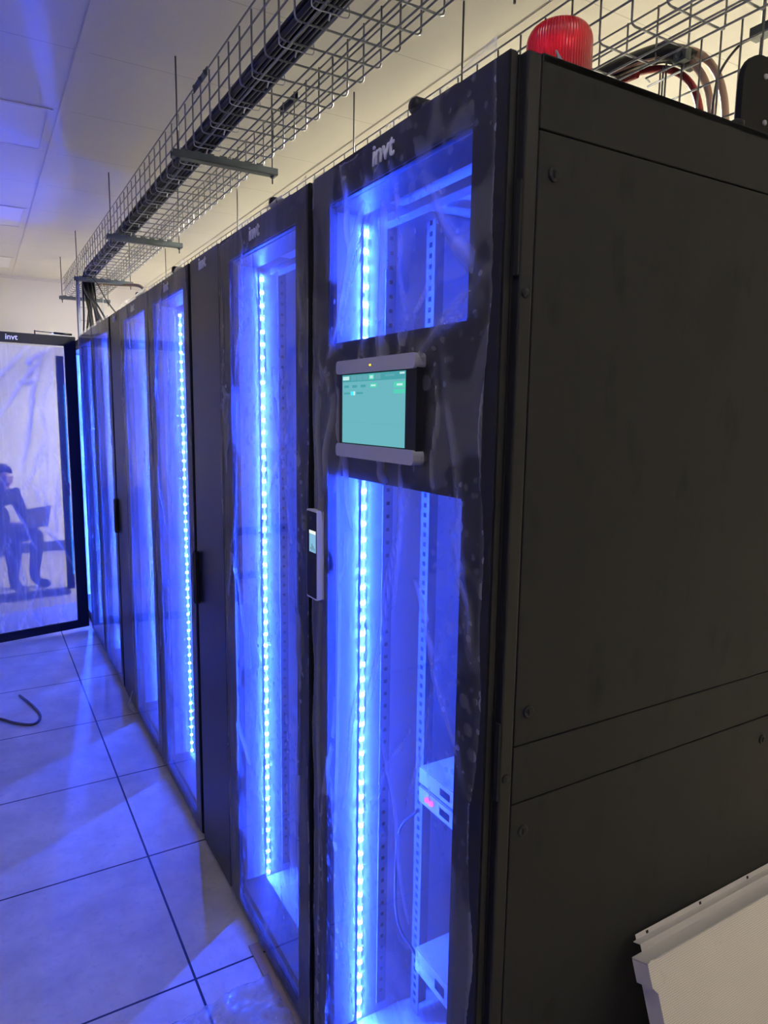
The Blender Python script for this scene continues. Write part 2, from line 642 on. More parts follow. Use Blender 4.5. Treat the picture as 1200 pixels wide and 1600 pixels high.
def text_mesh(body, size, mat, name, parent, loc, rot, extrude=0.001, bold=0.0, shear=0.0, sx=1.0):
    cu = bpy.data.curves.new(name, 'FONT')
    cu.body = body
    cu.size = size
    cu.extrude = extrude
    cu.offset = bold
    cu.shear = shear
    cu.align_x = 'CENTER'
    cu.align_y = 'BOTTOM_BASELINE'
    cu.resolution_u = 3
    tmp = bpy.data.objects.new(name + '_curve', cu)
    COL.objects.link(tmp)
    bpy.context.view_layer.update()
    dg = bpy.context.evaluated_depsgraph_get()
    me = bpy.data.meshes.new_from_object(tmp.evaluated_get(dg))
    me.name = name
    bpy.data.objects.remove(tmp)
    me.transform(Matrix.Diagonal((sx, 1, 1, 1)))
    me.materials.clear()
    me.materials.append(mat)
    o = bpy.data.objects.new(name, me)
    COL.objects.link(o)
    o.parent = parent
    o.location = loc
    o.rotation_euler = rot
    return o


# text read from the aisle: local text x must run towards -u, text y up, normal towards +o
FACE_ROT = (PI / 2, 0, PI)


def logo(parent, u, z, o=0.0012, size=0.048):
    return text_mesh('invt', size, MAT['logo'], 'logo', parent, (u, o, z), FACE_ROT, 0.0012, 0.0006, 0.06, 1.0)


_diode_mesh = None


def led_strip(parent, u, o, z0, z1, individual=True):
    """strip stuck on the far inner wall (facing -u), u = wall face"""
    global _diode_mesh
    st = MB().box(u - 0.0025, u, o - 0.007, o + 0.007, z0 - 0.03, z1 + 0.02).build('led_strip', MAT['whiteplastic'], parent)
    MB().box(u - 0.0045, u - 0.0026, o - 0.0016, o + 0.0016, z0, z1).build('lit_lens', MAT['stripglow'], st)
    if _diode_mesh is None:
        b = MB()
        prof = [(0.0044, 0.0), (0.0042, -0.0010), (0.0034, -0.0020), (0.0018, -0.0026), (0.0003, -0.0028)]
        b.lathe(prof[::-1], (0, 0, 0), 8, 0, 'x')
        d = b.build('diode', MAT['diode'])
        _diode_mesh = d.data
        bpy.data.objects.remove(d)
    n = int(round((z1 - z0) / LED_STEP)) + 1
    zs = [z0 + (z1 - z0) * k / (n - 1) for k in range(n)]
    if individual:
        for z in zs:
            d = bpy.data.objects.new('diode', _diode_mesh)
            COL.objects.link(d)
            d.parent = st
            d.location = (u - 0.0046, o, z)
    else:
        b = MB()
        prof = [(0.0042, 0.0), (0.0032, -0.0034), (0.0003, -0.0047)]
        for z in zs:
            b.lathe(prof[::-1], (u - 0.0046, o, z), 6, 0, 'x')
        tag(b.build('diodes', MAT['diode'], st), kind='stuff')
    return st


def door_frame(W, openings, z0, z1, border_in=0.0):
    """flat black door leaf with rectangular openings (u0,u1,za,zb), front face at o=0"""
    us = sorted({0.012, W - 0.004} | {q for op in openings for q in op[:2]})
    zs = sorted({z0, z1} | {q for op in openings for q in op[2:]})
    bm = bmesh.new()
    vs = {}

    def V(u, z):
        k = (round(u, 5), round(z, 5))
        if k not in vs:
            vs[k] = bm.verts.new((u, 0, z))
        return vs[k]
    for i in range(len(us) - 1):
        for j in range(len(zs) - 1):
            cu, cz = (us[i] + us[i + 1]) / 2, (zs[j] + zs[j + 1]) / 2
            if any(a < cu < b and c < cz < d for a, b, c, d in openings):
                continue
            bm.faces.new((V(us[i], zs[j]), V(us[i], zs[j + 1]), V(us[i + 1], zs[j + 1]), V(us[i + 1], zs[j])))
    bmesh.ops.recalc_face_normals(bm, faces=bm.faces[:])
    ext = bmesh.ops.extrude_face_region(bm, geom=bm.faces[:])
    for e in ext['geom']:
        if isinstance(e, bmesh.types.BMVert):
            e.co.y -= 0.016
    bmesh.ops.recalc_face_normals(bm, faces=bm.faces[:])
    edges = [e for e in bm.edges if len(e.link_faces) == 2 and e.calc_face_angle(0) > 1.0]
    bmesh.ops.bevel(bm, geom=edges, offset=0.003, segments=2, affect='EDGES')
    return bm


def door_closer(parent, u, z):
    """black round lock head with a short bar on the cabinet's top edge"""
    b = MB()
    b.lathe([(0.0005, 0.020), (0.010, 0.019), (0.0135, 0.014), (0.0135, -0.014), (0.010, -0.019), (0.0005, -0.020)], (u, -0.03, z + 0.020), 18, 0, 'y')
    b.box(u - 0.055, u, -0.04, -0.02, z - 0.002, z + 0.016, 0, 0.003)
    b.box(u - 0.12, u - 0.055, -0.045, -0.012, z - 0.002, z + 0.010, 0, 0.004)
    return b.build('door_closer', MAT['black'], parent)


def cabinet(y0, W, label, openings, seen_side=False, open_door=False, individual=True, closer=None, logo_u=None, led_o=-0.117, opposite=None):
    t = tag(empty('server_cabinet', (0, y0, 0), R(90)), label, 'server cabinet', 'glass-door server cabinets in the row')
    if opposite is not None:
        t.location = (opposite, y0, 0)
        t.rotation_euler = (0, 0, R(-90))
        t['group'] = 'opposite row'
    D = -1.15
    fo = -0.020           # front of carcass
    # frame: posts, sills
    f = MB()
    for (u0, u1) in ((0.0, 0.028), (W - 0.028, W)):
        f.box(u0, u1, fo, -0.0435, 0.02, TOP - 0.002, 0, 0.003)
        f.box(u0, u1, D, D + 0.04, 0.02, TOP - 0.002)
    f.box(0.028, W - 0.028, fo - 0.005, -0.10, 1.925, TOP - 0.006, 0, 0.002)
    f.box(0.028, W - 0.028, fo - 0.005, -0.10, 0.02, 0.055, 0, 0.002)
    f.box(0.0, W, D, fo, 0.0, 0.02)
    fr = f.build('frame', MAT['black'], t)
    g = MB()  # strips added to stop diode light leaking between door and posts
    g.box(0.014, 0.034, -0.0198, -0.0162, 0.02, TOP - 0.004)
    g.box(W - 0.034, W - 0.008, -0.0198, -0.0162, 0.02, TOP - 0.004)
    g.box(0.034, W - 0.034, -0.0198, -0.0162, 1.95, TOP - 0.004)
    g.box(0.034, W - 0.034, -0.0198, -0.0162, 0.02, 0.045)
    g.build('leak_blocker', MAT['gap'], fr)
    # outer skin
    if seen_side:
        def sp(z0, z1):
            b = MB()
            b.box(0.0, 0.014, -0.0452, D + 0.045, z0, z1, 0, 0.0015)
            return b.build('side_panel', MAT['panel'], t)
        sp(1.8972, TOP)
        up = sp(1.0392, 1.8948)
        sp(0.9466, 1.0368)
        lo = sp(0.03, 0.9442)
        MB().box(0.0145, 0.018, -0.044, D + 0.05, 0.02, TOP - 0.003).build('inner_wall', [MAT['gap']], t)

        def lock(pn, o, z):
            b = MB()
            b.lathe([(0.0095, 0.0), (0.0095, -0.0018), (0.0075, -0.003), (0.006, -0.0022), (0.0005, -0.0022)], (0, o, z), 20, 0, 'x')
            b.box(-0.0035, -0.002, o - 0.0012, o + 0.0012, z - 0.0045, z + 0.0045, 1)
            return b.build('lock', [MAT['black'], MAT['gap']], pn)
        lock(up, -0.072, 1.844)
        lock(up, -0.070, 1.089)
        lock(lo, -0.069, 0.898)
        lock(lo, -0.689, 0.898)
        for z in (1.688, 0.992):
            b = MB()
            b.lathe([(0.0072, 0.0), (0.0065, -0.0016), (0.0004, -0.0024)], (0, -0.0315, z), 18, 0, 'x')
            b.build('plug', MAT['panel'], fr)
        for z in (1.77, 1.02, 0.30):
            MB().box(0.001, 0.010, -0.020, -0.0165, z - 0.06, z + 0.06).build('hinge', MAT['gap'], fr)
    else:
        MB().box(0.0005, 0.014, -0.0452, D + 0.045, 0.02, TOP - 0.002).build('side_panel', MAT['inner'], t)
    # inner faces (the blue-lit interior)
    MB().box(W - 0.012, W - 0.001, -0.0452, D + 0.045, 0.02, TOP - 0.004).build('side_panel', MAT['inner'], t)
    MB().box(0.016 if not seen_side else 0.0185, 0.020, -0.05, D + 0.05, 0.03, TOP - 0.01).build('inner_wall', MAT['inner'], t)
    MB().box(0.02, W - 0.013, -0.05, D + 0.03, TOP - 0.022, TOP - 0.012).build('roof_panel', MAT['inner'], t)
    MB().box(0.02, W - 0.013, -0.05, D + 0.03, 0.021, 0.032).build('floor_plate', MAT['inner'], t)
    MB().box(0.0, W, D + 0.02, -0.045, TOP - 0.010, TOP - 0.001, 0).build('top_cover', MAT['black'], t)
    rb = MB()
    rb.box(0.02, W - 0.013, D + 0.005, D + 0.015, 0.03, TOP - 0.02)
    for k in range(58):
        z = 0.08 + k * 0.0315
        rb.box(0.06, W - 0.06, D + 0.015, D + 0.022, z, z + 0.014)
    rb.build('rear_door', MAT['inner'], t)
    # mounting rails with square holes (front pair and rear pair)
    for (uu, sgn) in ((W - 0.075, 1), (0.085, -1)):
        for oo in (-0.24, -0.82):
            b = MB()
            b.box(uu - 0.016, uu + 0.016, oo - 0.002, oo, 0.05, TOP - 0.06)
            b.box(uu + sgn * 0.016 - 0.001, uu + sgn * 0.016 + 0.001, oo - 0.045, oo, 0.05, TOP - 0.06)
            if individual:
                for k in range(84):
                    z = 0.08 + k * 0.0222
                    b.box(uu - 0.005, uu + 0.005, oo, oo + 0.0006, z - 0.005, z + 0.005, 1)
            b.build('mounting_rail', [MAT['rail'], MAT['gap']], t)
    if individual:
        # perforated cable bracket along the far wall
        b = MB()
        b.box(W - 0.018, W - 0.0125, -0.19, -0.165, 0.06, TOP - 0.07)
        b.box(W - 0.018, W - 0.0125, -0.30, -0.275, 0.06, TOP - 0.07)
        for k in range(62):
            z = 0.09 + k * 0.030
            b.box(W - 0.0188, W - 0.018, -0.181, -0.173, z, z + 0.008, 1)
            b.box(W - 0.0188, W - 0.018, -0.291, -0.283, z, z + 0.008, 1)
        b.build('cable_bracket', [MAT['rail'], MAT['gap']], t)
        # lit top beam behind the glass
        MB().box(0.03, W - 0.02, -0.17, -0.14, 1.912, 1.930, 0, 0.002).build('top_beam', MAT['rail'], t)
    led_strip(t, W - 0.0125, led_o, 0.050, 1.897, individual)
    # door
    dr = empty('door', (0, 0, 0), 0, t)
    if open_door:
        dr.location = (0.05, 0.0, 0)
        dr.rotation_euler = (0, 0, R(102))
    dW = W - (0.05 if open_door else 0)
    bm = door_frame(dW, openings, 0.018, TOP)
    b = MB()
    b.add_bm(bm, 0)
    bm.free()
    b.build('door_leaf', MAT['black'], dr)
    for (u0, u1, za, zb) in openings:
        MB().box(u0 - 0.004, u1 + 0.004, -0.0085, -0.0055, za - 0.004, zb + 0.004).build('glass_pane', MAT['glass'], dr)
    if logo_u:
        logo(dr, logo_u, 1.943)
    if closer:
        door_closer(t, closer, TOP)
    return t, dr


# 1: nearest cabinet, with screen
C1, D1 = cabinet(0.0, 0.615, 'tall black server cabinet nearest the camera, with touch screen and bare side', [(0.088, 0.536, 1.659, 1.918), (0.088, 0.542, 0.055, 1.401)],
                 seen_side=True, closer=0.262, logo_u=0.331)
C2, D2 = cabinet(0.62, 0.615, 'black glass-door cabinet second from camera, between touch-screen cabinet and a slim unit', [(0.085, 0.531, 0.054, 1.920)],
                 closer=0.255, logo_u=0.335)
C3, D3 = cabinet(1.555, 0.605, 'black glass-door cabinet just beyond the nearer slim unit, bright strip of blue diodes', [(0.083, 0.525, 0.056, 1.920)], closer=0.258, logo_u=0.31)
C4, D4 = cabinet(2.165, 0.605, 'black glass-door cabinet just before the farther slim unit', [(0.083, 0.525, 0.056, 1.920)], closer=0.29, logo_u=0.31, led_o=-0.111)
C5, D5 = cabinet(3.07, 0.605, 'black glass-door cabinet just beyond the farther slim unit', [(0.083, 0.525, 0.056, 1.920)], individual=False, led_o=-0.088)
C6, D6 = cabinet(3.68, 0.605, 'black glass-door cabinet beside the one standing open', [(0.083, 0.525, 0.056, 1.920)], individual=False, led_o=-0.076)
C7, D7 = cabinet(4.29, 0.83, 'farthest server cabinet, its glass door swung open across the aisle', [(0.085, 0.695, 0.075, 1.925)], individual=False, open_door=True, logo_u=0.40)
# the opposite row, just outside the left edge of the picture
for k in range(2):
    cabinet(3.21 + 0.61 * k, 0.605, 'black glass-door server cabinet in the opposite row across the aisle', [(0.083, 0.525, 0.056, 1.920)], individual=False, opposite=-1.25)


# touch screen on the nearest cabinet
def touch_screen():
    t = MB()
    t.prism(rounded(0.190, 0.458, 1.448, 1.618, 0.006), 0.001, 0.016)
    ts = t.build('touch_screen', MAT['black'], C1)
    b = MB()
    b.prism(rounded(0.187, 0.461, 1.596, 1.620, 0.008), 0.0012, 0.022)
    b.build('bezel_cap', MAT['silver'], ts)
    b = MB()
    b.prism(rounded(0.187, 0.461, 1.444, 1.468, 0.008), 0.0012, 0.022)
    b.build('bezel_cap', MAT['silver'], ts)
    # display with its page
    scr = [emit('screen_teal', (0.15, 0.47, 0.53), 1.0), emit('screen_bar', (0.07, 0.36, 0.40), 1.0), emit('screen_light', (0.55, 0.85, 0.85), 1.0),
           emit('screen_green', (0.10, 0.65, 0.48), 1.0), emit('screen_switch', (0.05, 0.75, 0.95), 1.2), emit('screen_line', (0.12, 0.40, 0.45), 1.0)]
    d = MB()
    d.box(0.222, 0.444, 0.0161, 0.0166, 1.470, 1.594, 0)
    x1, zt = 0.444, 1.594

    def r(u0, u1, z0, z1, m, o=0.0169):
        # offsets from the top-left corner of the display
        d.box(x1 - u0, x1 - u1, 0.0166, o, zt - z0, zt - z1, m)
    r(0, 0.222, 0, 0.013, 1)
    r(0.003, 0.028, 0.003, 0.0095, 2, 0.0172)
    for k in range(5):
        r(0.036 + k * 0.022, 0.055 + k * 0.022, 0.002, 0.011, 5 if k != 3 else 3, 0.0172)
        if k == 3:
            r(0.040 + k * 0.022, 0.051 + k * 0.022, 0.004, 0.009, 2, 0.0174)
    r(0.158, 0.188, 0.004, 0.007, 5, 0.0172)
    r(0.205, 0.220, 0.002, 0.005, 2, 0.0172)
    for k in range(3):
        r(0.008 + k * 0.032, 0.026 + k * 0.032, 0.019, 0.0235, 1)
    r(0.106, 0.130, 0.017, 0.025, 3)
    r(0.110, 0.126, 0.0195, 0.0225, 2, 0.0172)
    r(0.186, 0.222, 0.017, 0.0265, 3)
    r(0.196, 0.214, 0.020, 0.0235, 2, 0.0172)
    r(0.186, 0.222, 0.029, 0.036, 3)
    r(0.007, 0.030, 0.032, 0.035, 1)
    r(0.034, 0.044, 0.030, 0.037, 4)
    r(0.044, 0.051, 0.030, 0.037, 2)
    r(0.056, 0.080, 0.032, 0.035, 1)
    r(0, 0.222, 0.086, 0.0863, 5)
    d.build('display', scr, ts)
    MB().box(0.326, 0.332, 0.022, 0.0225, 1.606, 1.609).build('indicator', MAT['yellow'], ts)


touch_screen()


def access_reader():
    b = MB()
    b.prism(rounded(0.557, 0.609, 1.132, 1.322, 0.004), 0.001, 0.008)
    b.prism(rounded(0.5565, 0.6095, 1.1315, 1.3225, 0.004), 0.0081, 0.0165)
    a = b.build('access_reader', MAT['whiteplastic'], C1)
    MB().prism(rounded(0.5595, 0.6075, 1.135, 1.319, 0.003), 0.0166, 0.0172).build('face_plate', MAT['black'], a)
    d = MB()
    d.box(0.562, 0.594, 0.0173, 0.0176, 1.233, 1.279, 0)
    d.box(0.562, 0.594, 0.0176, 0.0179, 1.272, 1.279, 1)
    for k in range(4):
        d.box(0.566 + k * 0.006, 0.571 + k * 0.006, 0.0176, 0.0178, 1.236 + 0.003 * (k % 2), 1.243 + 0.004 * (k % 3), 2)
    d.build('display', [emit('reader_blue', (0.25, 0.52, 0.75), 1.0), emit('reader_white', (0.9, 0.95, 0.9), 1.0), emit('reader_mark', (0.15, 0.3, 0.4), 1.0)], a)
    for z in (1.305,):
        MB().lathe([(0.003, 0.0), (0.003, 0.0006), (0.0004, 0.0007)], (0.584, 0.0172, z), 12, 0, 'y').build('lens', MAT['black'], a)


access_reader()


# slim in-row cooling units
def slim_unit(y0, W, label, handle_u):
    t = tag(empty('cooling_unit', (0, y0, 0), R(90)), label, 'air conditioner', 'slim black in-row units')
    b = MB()
    b.box(0.0, W, -1.15, -0.022, 0.0, TOP - 0.004)
    b.build('housing', MAT['black'], t)
    b = MB()
    b.box(0.008, W - 0.003, -0.020, 0.0, 0.016, TOP, 0, 0.004)
    p = b.build('front_panel', MAT['acfront'], t)
    logo(p, W * 0.52, 1.945, 0.0022, 0.05)
    h = MB()
    h.box(handle_u - 0.012, handle_u + 0.012, 0.0008, 0.024, 0.885, 1.065, 0, 0.008)
    h.build('handle', MAT['gloss_black'], p)
    return t


slim_unit(1.24, 0.31, 'nearer slim black unit with small pale lettering and a vertical handle', 0.278)
slim_unit(2.775, 0.29, 'farther slim black unit with vertical handle, deep in the row', 0.262)


# door stay on top of the open door
st = MB()
st.tube([(-0.02, -0.02, TOP + 0.012), (-0.13, -0.02, TOP + 0.014)], 0.007, 10)
st.tube([(-0.13, -0.02, TOP + 0.014), (-0.245, -0.02, TOP + 0.017)], 0.003, 8)
st.tube([(-0.245, -0.02, TOP + 0.022), (-0.245, -0.02, TOP - 0.004)], 0.004, 8)
s_ob = st.build('door_stay', MAT['gloss_black'], C7)
s_ob.location = (0.06, 0.02, 0)
s_ob.rotation_euler = (0, 0, R(-78))
# diode strip in a channel along the hinge side of the open door
b = MB()
b.box(0.090, 0.135, -0.034, -0.0165, 0.30, 1.86, 0)
b.build('light_channel', MAT['black'], D7)
b = MB()
for (za, zb) in ((0.40, 0.97), (1.03, 1.72)):
    n = int((zb - za) / LED_STEP)
    for k in range(n):
        b.box(0.092, 0.099, -0.0162, -0.0140, za + k * LED_STEP, za + k * LED_STEP + 0.026, 0)
tag(b.build('diodes', emit('channel_diodes', (0.01, 0.28, 1.0), 2.2), D7), kind='stuff')


# ------------------------------------------------------------------ equipment inside the nearest cabinet
def rack_device(z, h, u0, u1, o, label, lights):
    t = tag(empty('rack_device', (-o, (u0 + u1) / 2, z), R(90)), label, 'rack device')
    w = (u1 - u0) / 2
    MB().box(-w, w, -0.40, 0.0, 0, h, 0, 0.002).build('chassis', MAT['inner'], t)
    b = MB()
    b.box(-w, w, 0.0005, 0.003, 0.002, h - 0.002, 0)
    for k in range(6):
        b.box(-w + 0.05 + k * 0.05, -w + 0.085 + k * 0.05, 0.003, 0.0036, h * 0.3, h * 0.7, 1)
    b.build('front_plate', [MAT['whiteplastic'], MAT['gap']], t)
    for q in lights:
        MB().lathe([(0.006, 0.0), (0.005, 0.004), (0.0005, 0.005)], (q, 0.0032, h * 0.5), 12, 0, 'y').build('indicator', MAT['magenta'], t)
    return t


def carcass_shelf():
    pass


rack_device(0.705, 0.040, 0.06, 0.475, -0.20, 'pale rack device halfway up inside the nearest cabinet, red lights just below', [])
rack_device(0.660, 0.040, 0.06, 0.475, -0.20, 'dark-fronted rack device with two red lights, inside the nearest cabinet', [0.175, 0.158])
rack_device(0.235, 0.060, 0.06, 0.475, -0.20, 'low pale rack device near the bottom of the nearest cabinet', [])
b = MB()
b.tube(smooth_path([(0.21, 0.50, 0.62), (0.19, 0.545, 0.55), (0.185, 0.55, 0.42), (0.19, 0.54, 0.31), (0.22, 0.50, 0.24)], 8), 0.0035, 8)
tag(b.build('patch_cable', MAT['grey']), 'thin cable hanging inside the nearest cabinet between its rack devices', 'cable')


# ------------------------------------------------------------------ protective film on the doors
def film(name, label, loc, rz, W, z0, z1, seed, base, bubble, creases, nu=44, nz=150, edge=0.006, jag=0.0, folds=18, bulge=0.006, corner=None):
    rnd = random.Random(seed)
    cr = list(creases)
    for k in range(folds):
        u = rnd.uniform(0.02, W - 0.02)
        z = rnd.uniform(z0 + 0.05, z1 - 0.1)
        ln = rnd.uniform(0.12, 0.5)
        a = rnd.gauss(0, 0.22)
        cr.append(((u, z), (u + ln * math.sin(a), z - ln * math.cos(a)), rnd.uniform(0.003, 0.008), rnd.uniform(0.0015, 0.005)))
    verts, faces, val = [], [], []
    for j in range(nz + 1):
        for i in range(nu + 1):
            fu, fz = i / nu, j / nz
            u = fu * W
            z = z0 + fz * (z1 - z0)
            e = edge * noise.noise(Vector((seed * 7.1, z * 5, fu * 3)))
            e2 = edge * noise.noise(Vector((u * 6, seed * 3.3, 9.1)))
            if i == 0 or i == nu:
                u += e + jag * rnd.uniform(-1, 1)
            if j == 0 or j == nz:
                z += e2 * 1.4
            if corner and j > nz - 10:
                k = (j - nz + 10) / 10.0
                z += corner * k * max(0, 1 - fu / 0.34) ** 1.5
            d = 0.0035
            d += bulge * max(0, noise.noise(Vector((u * 4 + seed, z * 2.2, seed * 2.0))))
            d += 0.0018 * abs(noise.noise(Vector((u * 30, z * 7 + seed, 1.0))))
            c = 0.0
            for (p, q, w, am) in cr:
                dx, dz = q[0] - p[0], q[1] - p[1]
                l2 = dx * dx + dz * dz
                tt = ((u - p[0]) * dx + (z - p[1]) * dz) / l2
                if tt < -0.05 or tt > 1.05:
                    continue
                tt = min(1, max(0, tt))
                px, pz = p[0] + dx * tt, p[1] + dz * tt
                wob = 0.006 * math.sin(tt * 9 + seed + p[0] * 40)
                ds = math.hypot(u - px - wob, z - pz)
                if ds < w * 3:
                    g = math.exp(-(ds / w) ** 2) * math.sin(PI * min(1, max(0.08, tt))) ** 0.5
                    d += am * g
                    c = max(c, g * min(1, am / 0.005))
            if corner and z > 1.990:
                c = max(c, min(1.0, (z - 1.990) * 90))
            if i in (0, nu):
                c = max(c, 0.45)
            verts.append((u, d, z))
            val.append(c)
    for j in range(nz):
        for i in range(nu):
            a = j * (nu + 1) + i
            faces.append((a, a + nu + 1, a + nu + 2, a + 1))
    me = bpy.data.meshes.new(name)
    me.from_pydata(verts, [], faces)
    at = me.attributes.new('crease', 'FLOAT', 'POINT')
    at.data.foreach_set('value', val)
    me.polygons.foreach_set('use_smooth', [True] * len(faces))
    me.materials.append(film_mat('protective_film_%s' % seed, base, bubble, seed))
    me.update()
    o = bpy.data.objects.new(name, me)
    COL.objects.link(o)
    o.location = loc
    o.rotation_euler = (0, 0, rz)
    tag(o, label, 'plastic film', 'clear protective films on the doors')
    return o


RZ = R(90)
# nearest door: big diagonal folds around the upper window, folds over the screen, long verticals below
c1 = [((0.38, 1.92), (0.53, 1.60), 0.010, 0.007), ((0.345, 1.93), (0.50, 1.62), 0.006, 0.006), ((0.33, 1.93), (0.30, 1.48), 0.010, 0.006),
      ((0.30, 1.96), (0.24, 1.66), 0.006, 0.004), ((0.20, 1.88), (0.05, 1.70), 0.012, 0.007), ((0.04, 1.72), (0.22, 1.60), 0.012, 0.008),
      ((0.05, 1.685), (0.26, 1.585), 0.008, 0.007), ((0.13, 1.80), (0.26, 1.62), 0.006, 0.004), ((0.25, 1.68), (0.265, 1.60), 0.005, 0.006),
      ((0.335, 1.66), (0.33, 1.42), 0.004, 0.006), ((0.49, 1.60), (0.455, 1.40), 0.006, 0.008), ((0.50, 1.56), (0.555, 1.36), 0.009, 0.008),
      ((0.56, 1.64), (0.50, 1.55), 0.010, 0.007), ((0.47, 1.50), (0.43, 1.30), 0.007, 0.006), ((0.48, 1.40), (0.485, 0.20), 0.006, 0.005),
      ((0.57, 1.12), (0.575, 0.10), 0.007, 0.005), ((0.565, 1.58), (0.575, 1.20), 0.010, 0.006), ((0.10, 1.36), (0.03, 1.15), 0.008, 0.005),
      ((0.20, 1.25), (0.05, 0.95), 0.008, 0.005), ((0.36, 1.12), (0.46, 0.70), 0.006, 0.004), ((0.27, 1.30), (0.38, 0.88), 0.006, 0.004),
      ((0.24, 0.38), (0.34, 0.06), 0.010, 0.005), ((0.30, 0.95), (0.20, 0.62), 0.006, 0.004), ((0.47, 1.98), (0.44, 1.80), 0.01, 0.005),
      ((0.33, 1.45), (0.305, 1.40), 0.01, 0.006), ((0.15, 1.60), (0.152, 1.38), 0.004, 0.005)]
f1 = film('protective_film', 'wrinkled clear film over the nearest cabinet door and its touch screen', (0, 0.030, 0), RZ, 0.572, 0.024, 1.984, 3, 0.030, 0.20,
          [((p[0] - 0.03, p[1]), (q[0] - 0.03, q[1]), w, a) for p, q, w, a in c1], nu=90, nz=300, edge=0.022, jag=0.0012, folds=22, bulge=0.010, corner=0.028)
c2 = [((0.36, 1.93), (0.47, 1.60), 0.006, 0.006), ((0.33, 1.90), (0.24, 1.62), 0.006, 0.005), ((0.40, 1.98), (0.40, 1.84), 0.008, 0.006),
      ((0.50, 1.20), (0.57, 0.98), 0.010, 0.007), ((0.52, 1.15), (0.42, 0.90), 0.008, 0.006), ((0.20, 1.62), (0.06, 1.10), 0.006, 0.006),
      ((0.50, 0.62), (0.40, 0.54), 0.014, 0.007), ((0.47, 1.55), (0.52, 0.30), 0.006, 0.005), ((0.05, 1.30), (0.06, 0.3), 0.006, 0.005),
      ((0.25, 1.45), (0.30, 1.05), 0.006, 0.005), ((0.58, 1.60), (0.52, 1.56), 0.010, 0.007)]
film('protective_film', 'clear film over the second cabinet door, left of the touch-screen door', (0, 0.628, 0), RZ, 0.602, 0.024, 1.986, 11, 0.045, 0.22, c2, nu=80, nz=260, edge=0.014, folds=22, bulge=0.008, corner=0.012)
film('protective_film', 'clear film over the door just beyond the nearer slim unit, loose upright folds', (0, 1.565, 0), RZ, 0.592, 0.024, 1.992, 17, 0.09, 0.14,
     [((0.33, 2.0), (0.57, 1.45), 0.009, 0.007), ((0.25, 1.93), (0.30, 1.2), 0.008, 0.006), ((0.50, 1.3), (0.35, 1.05), 0.01, 0.007)], nu=50, nz=200, folds=18, bulge=0.010, corner=0.01)
film('protective_film', 'clear film over the door just before the farther slim unit', (0, 2.172, 0), RZ, 0.592, 0.024, 1.998, 23, 0.12, 0.12,
     [((0.42, 2.0), (0.28, 1.6), 0.009, 0.007)], nu=40, nz=160, folds=16, bulge=0.010, corner=0.008)
film('protective_film', 'clear film over the door just beyond the farther slim unit', (0, 3.078, 0), RZ, 0.592, 0.024, 1.994, 29, 0.15, 0.09, [], nu=36, nz=140, folds=14, bulge=0.010)
film('protective_film', 'loose clear film over the closed door beside the open one', (0, 3.688, 0), RZ, 0.592, 0.024, 1.996, 31, 0.17, 0.09, [], nu=36, nz=140, folds=14, bulge=0.012)
film('protective_film', 'crumpled shiny film over the open glass door across the aisle', (-0.088 * math.cos(R(12)), 4.34 - 0.088 * math.sin(R(12)), 0), R(192), 0.62, 0.085, 1.915, 37, 0.30, 0.02,
     [((0.10, 1.90), (0.42, 1.45), 0.01, 0.012), ((0.14, 1.88), (0.30, 1.1), 0.012, 0.012), ((0.20, 1.92), (0.5, 1.6), 0.01, 0.01), ((0.16, 1.70), (0.30, 1.66), 0.012, 0.014), ((0.13, 1.87), (0.24, 1.79), 0.014, 0.016)],
     nu=60, nz=160, folds=40, bulge=0.02).location.z = 0


# ------------------------------------------------------------------ overhead wire trays
def wire_tray(name, label, x0, x1, y0, y1, z0, zt, ys=None):
    b = MB()
    r = 0.0030
    y = y0 + 0.05
    rad = 0.012
    while y < y1 - 0.01:
        P = [(x0, y, zt), (x0, y, z0 + rad), (x0 + rad * 0.3, y, z0 + rad * 0.3), (x0 + rad, y, z0), (x1 - rad, y, z0), (x1 - rad * 0.3, y, z0 + rad * 0.3), (x1, y, z0 + rad), (x1, y, zt)]
        b.tube(P, r, 6)
        y += 0.1057
    nb = max(2, int(round((x1 - x0 - 0.06) / 0.055)))
    for k in range(nb + 1):
        x = x0 + 0.03 + (x1 - x0 - 0.06) * k / nb
        b.tube([(x, y0, z0 - 2 * r), (x, y1, z0 - 2 * r)], r, 6)
    for k in (0.36, 0.70, 1.0):
        z = z0 + (zt - z0) * k
        b.tube([(x0 - 2 * r, y0, z), (x0 - 2 * r, y1, z)], r, 6)
        b.tube([(x1 + 2 * r, y0, z), (x1 + 2 * r, y1, z)], r, 6)
    return tag(b.build(name, MAT['zinc']), label, 'cable tray')


wire_tray('wire_cable_tray', 'long zinc wire basket tray over the cabinet fronts, carrying black cables', 0.148, 0.462, 0.15, 6.34, 2.51, 2.677)
wire_tray('wire_cable_tray', 'wire basket tray farther back, above the red beacon and nearest cabinet', 0.873, 1.095, -0.4, 6.2, 2.50, 2.655)


def splice(x, y, z, sgn, label):
    t = MB()
    t.box(x, x + sgn * 0.003, y - 0.085, y + 0.085, z - 0.014, z + 0.014, 0, 0.001)
    for k in (-0.07, -0.01, 0.06):
        t.lathe([(0.009, 0.0), (0.009, sgn * 0.006), (0.004, sgn * 0.012), (0.0005, sgn * 0.012)], (x, y + k, z), 8, 0, 'x')
    return tag(t.build('splice_plate', MAT['strut']), label, 'bracket', 'tray splice plates')


splice(0.140, 1.86, 2.668, -1, 'small splice plate bolted to the left rim of the front tray')
splice(0.470, 1.86, 2.668, 1, 'small splice plate bolted to the right rim of the front tray')


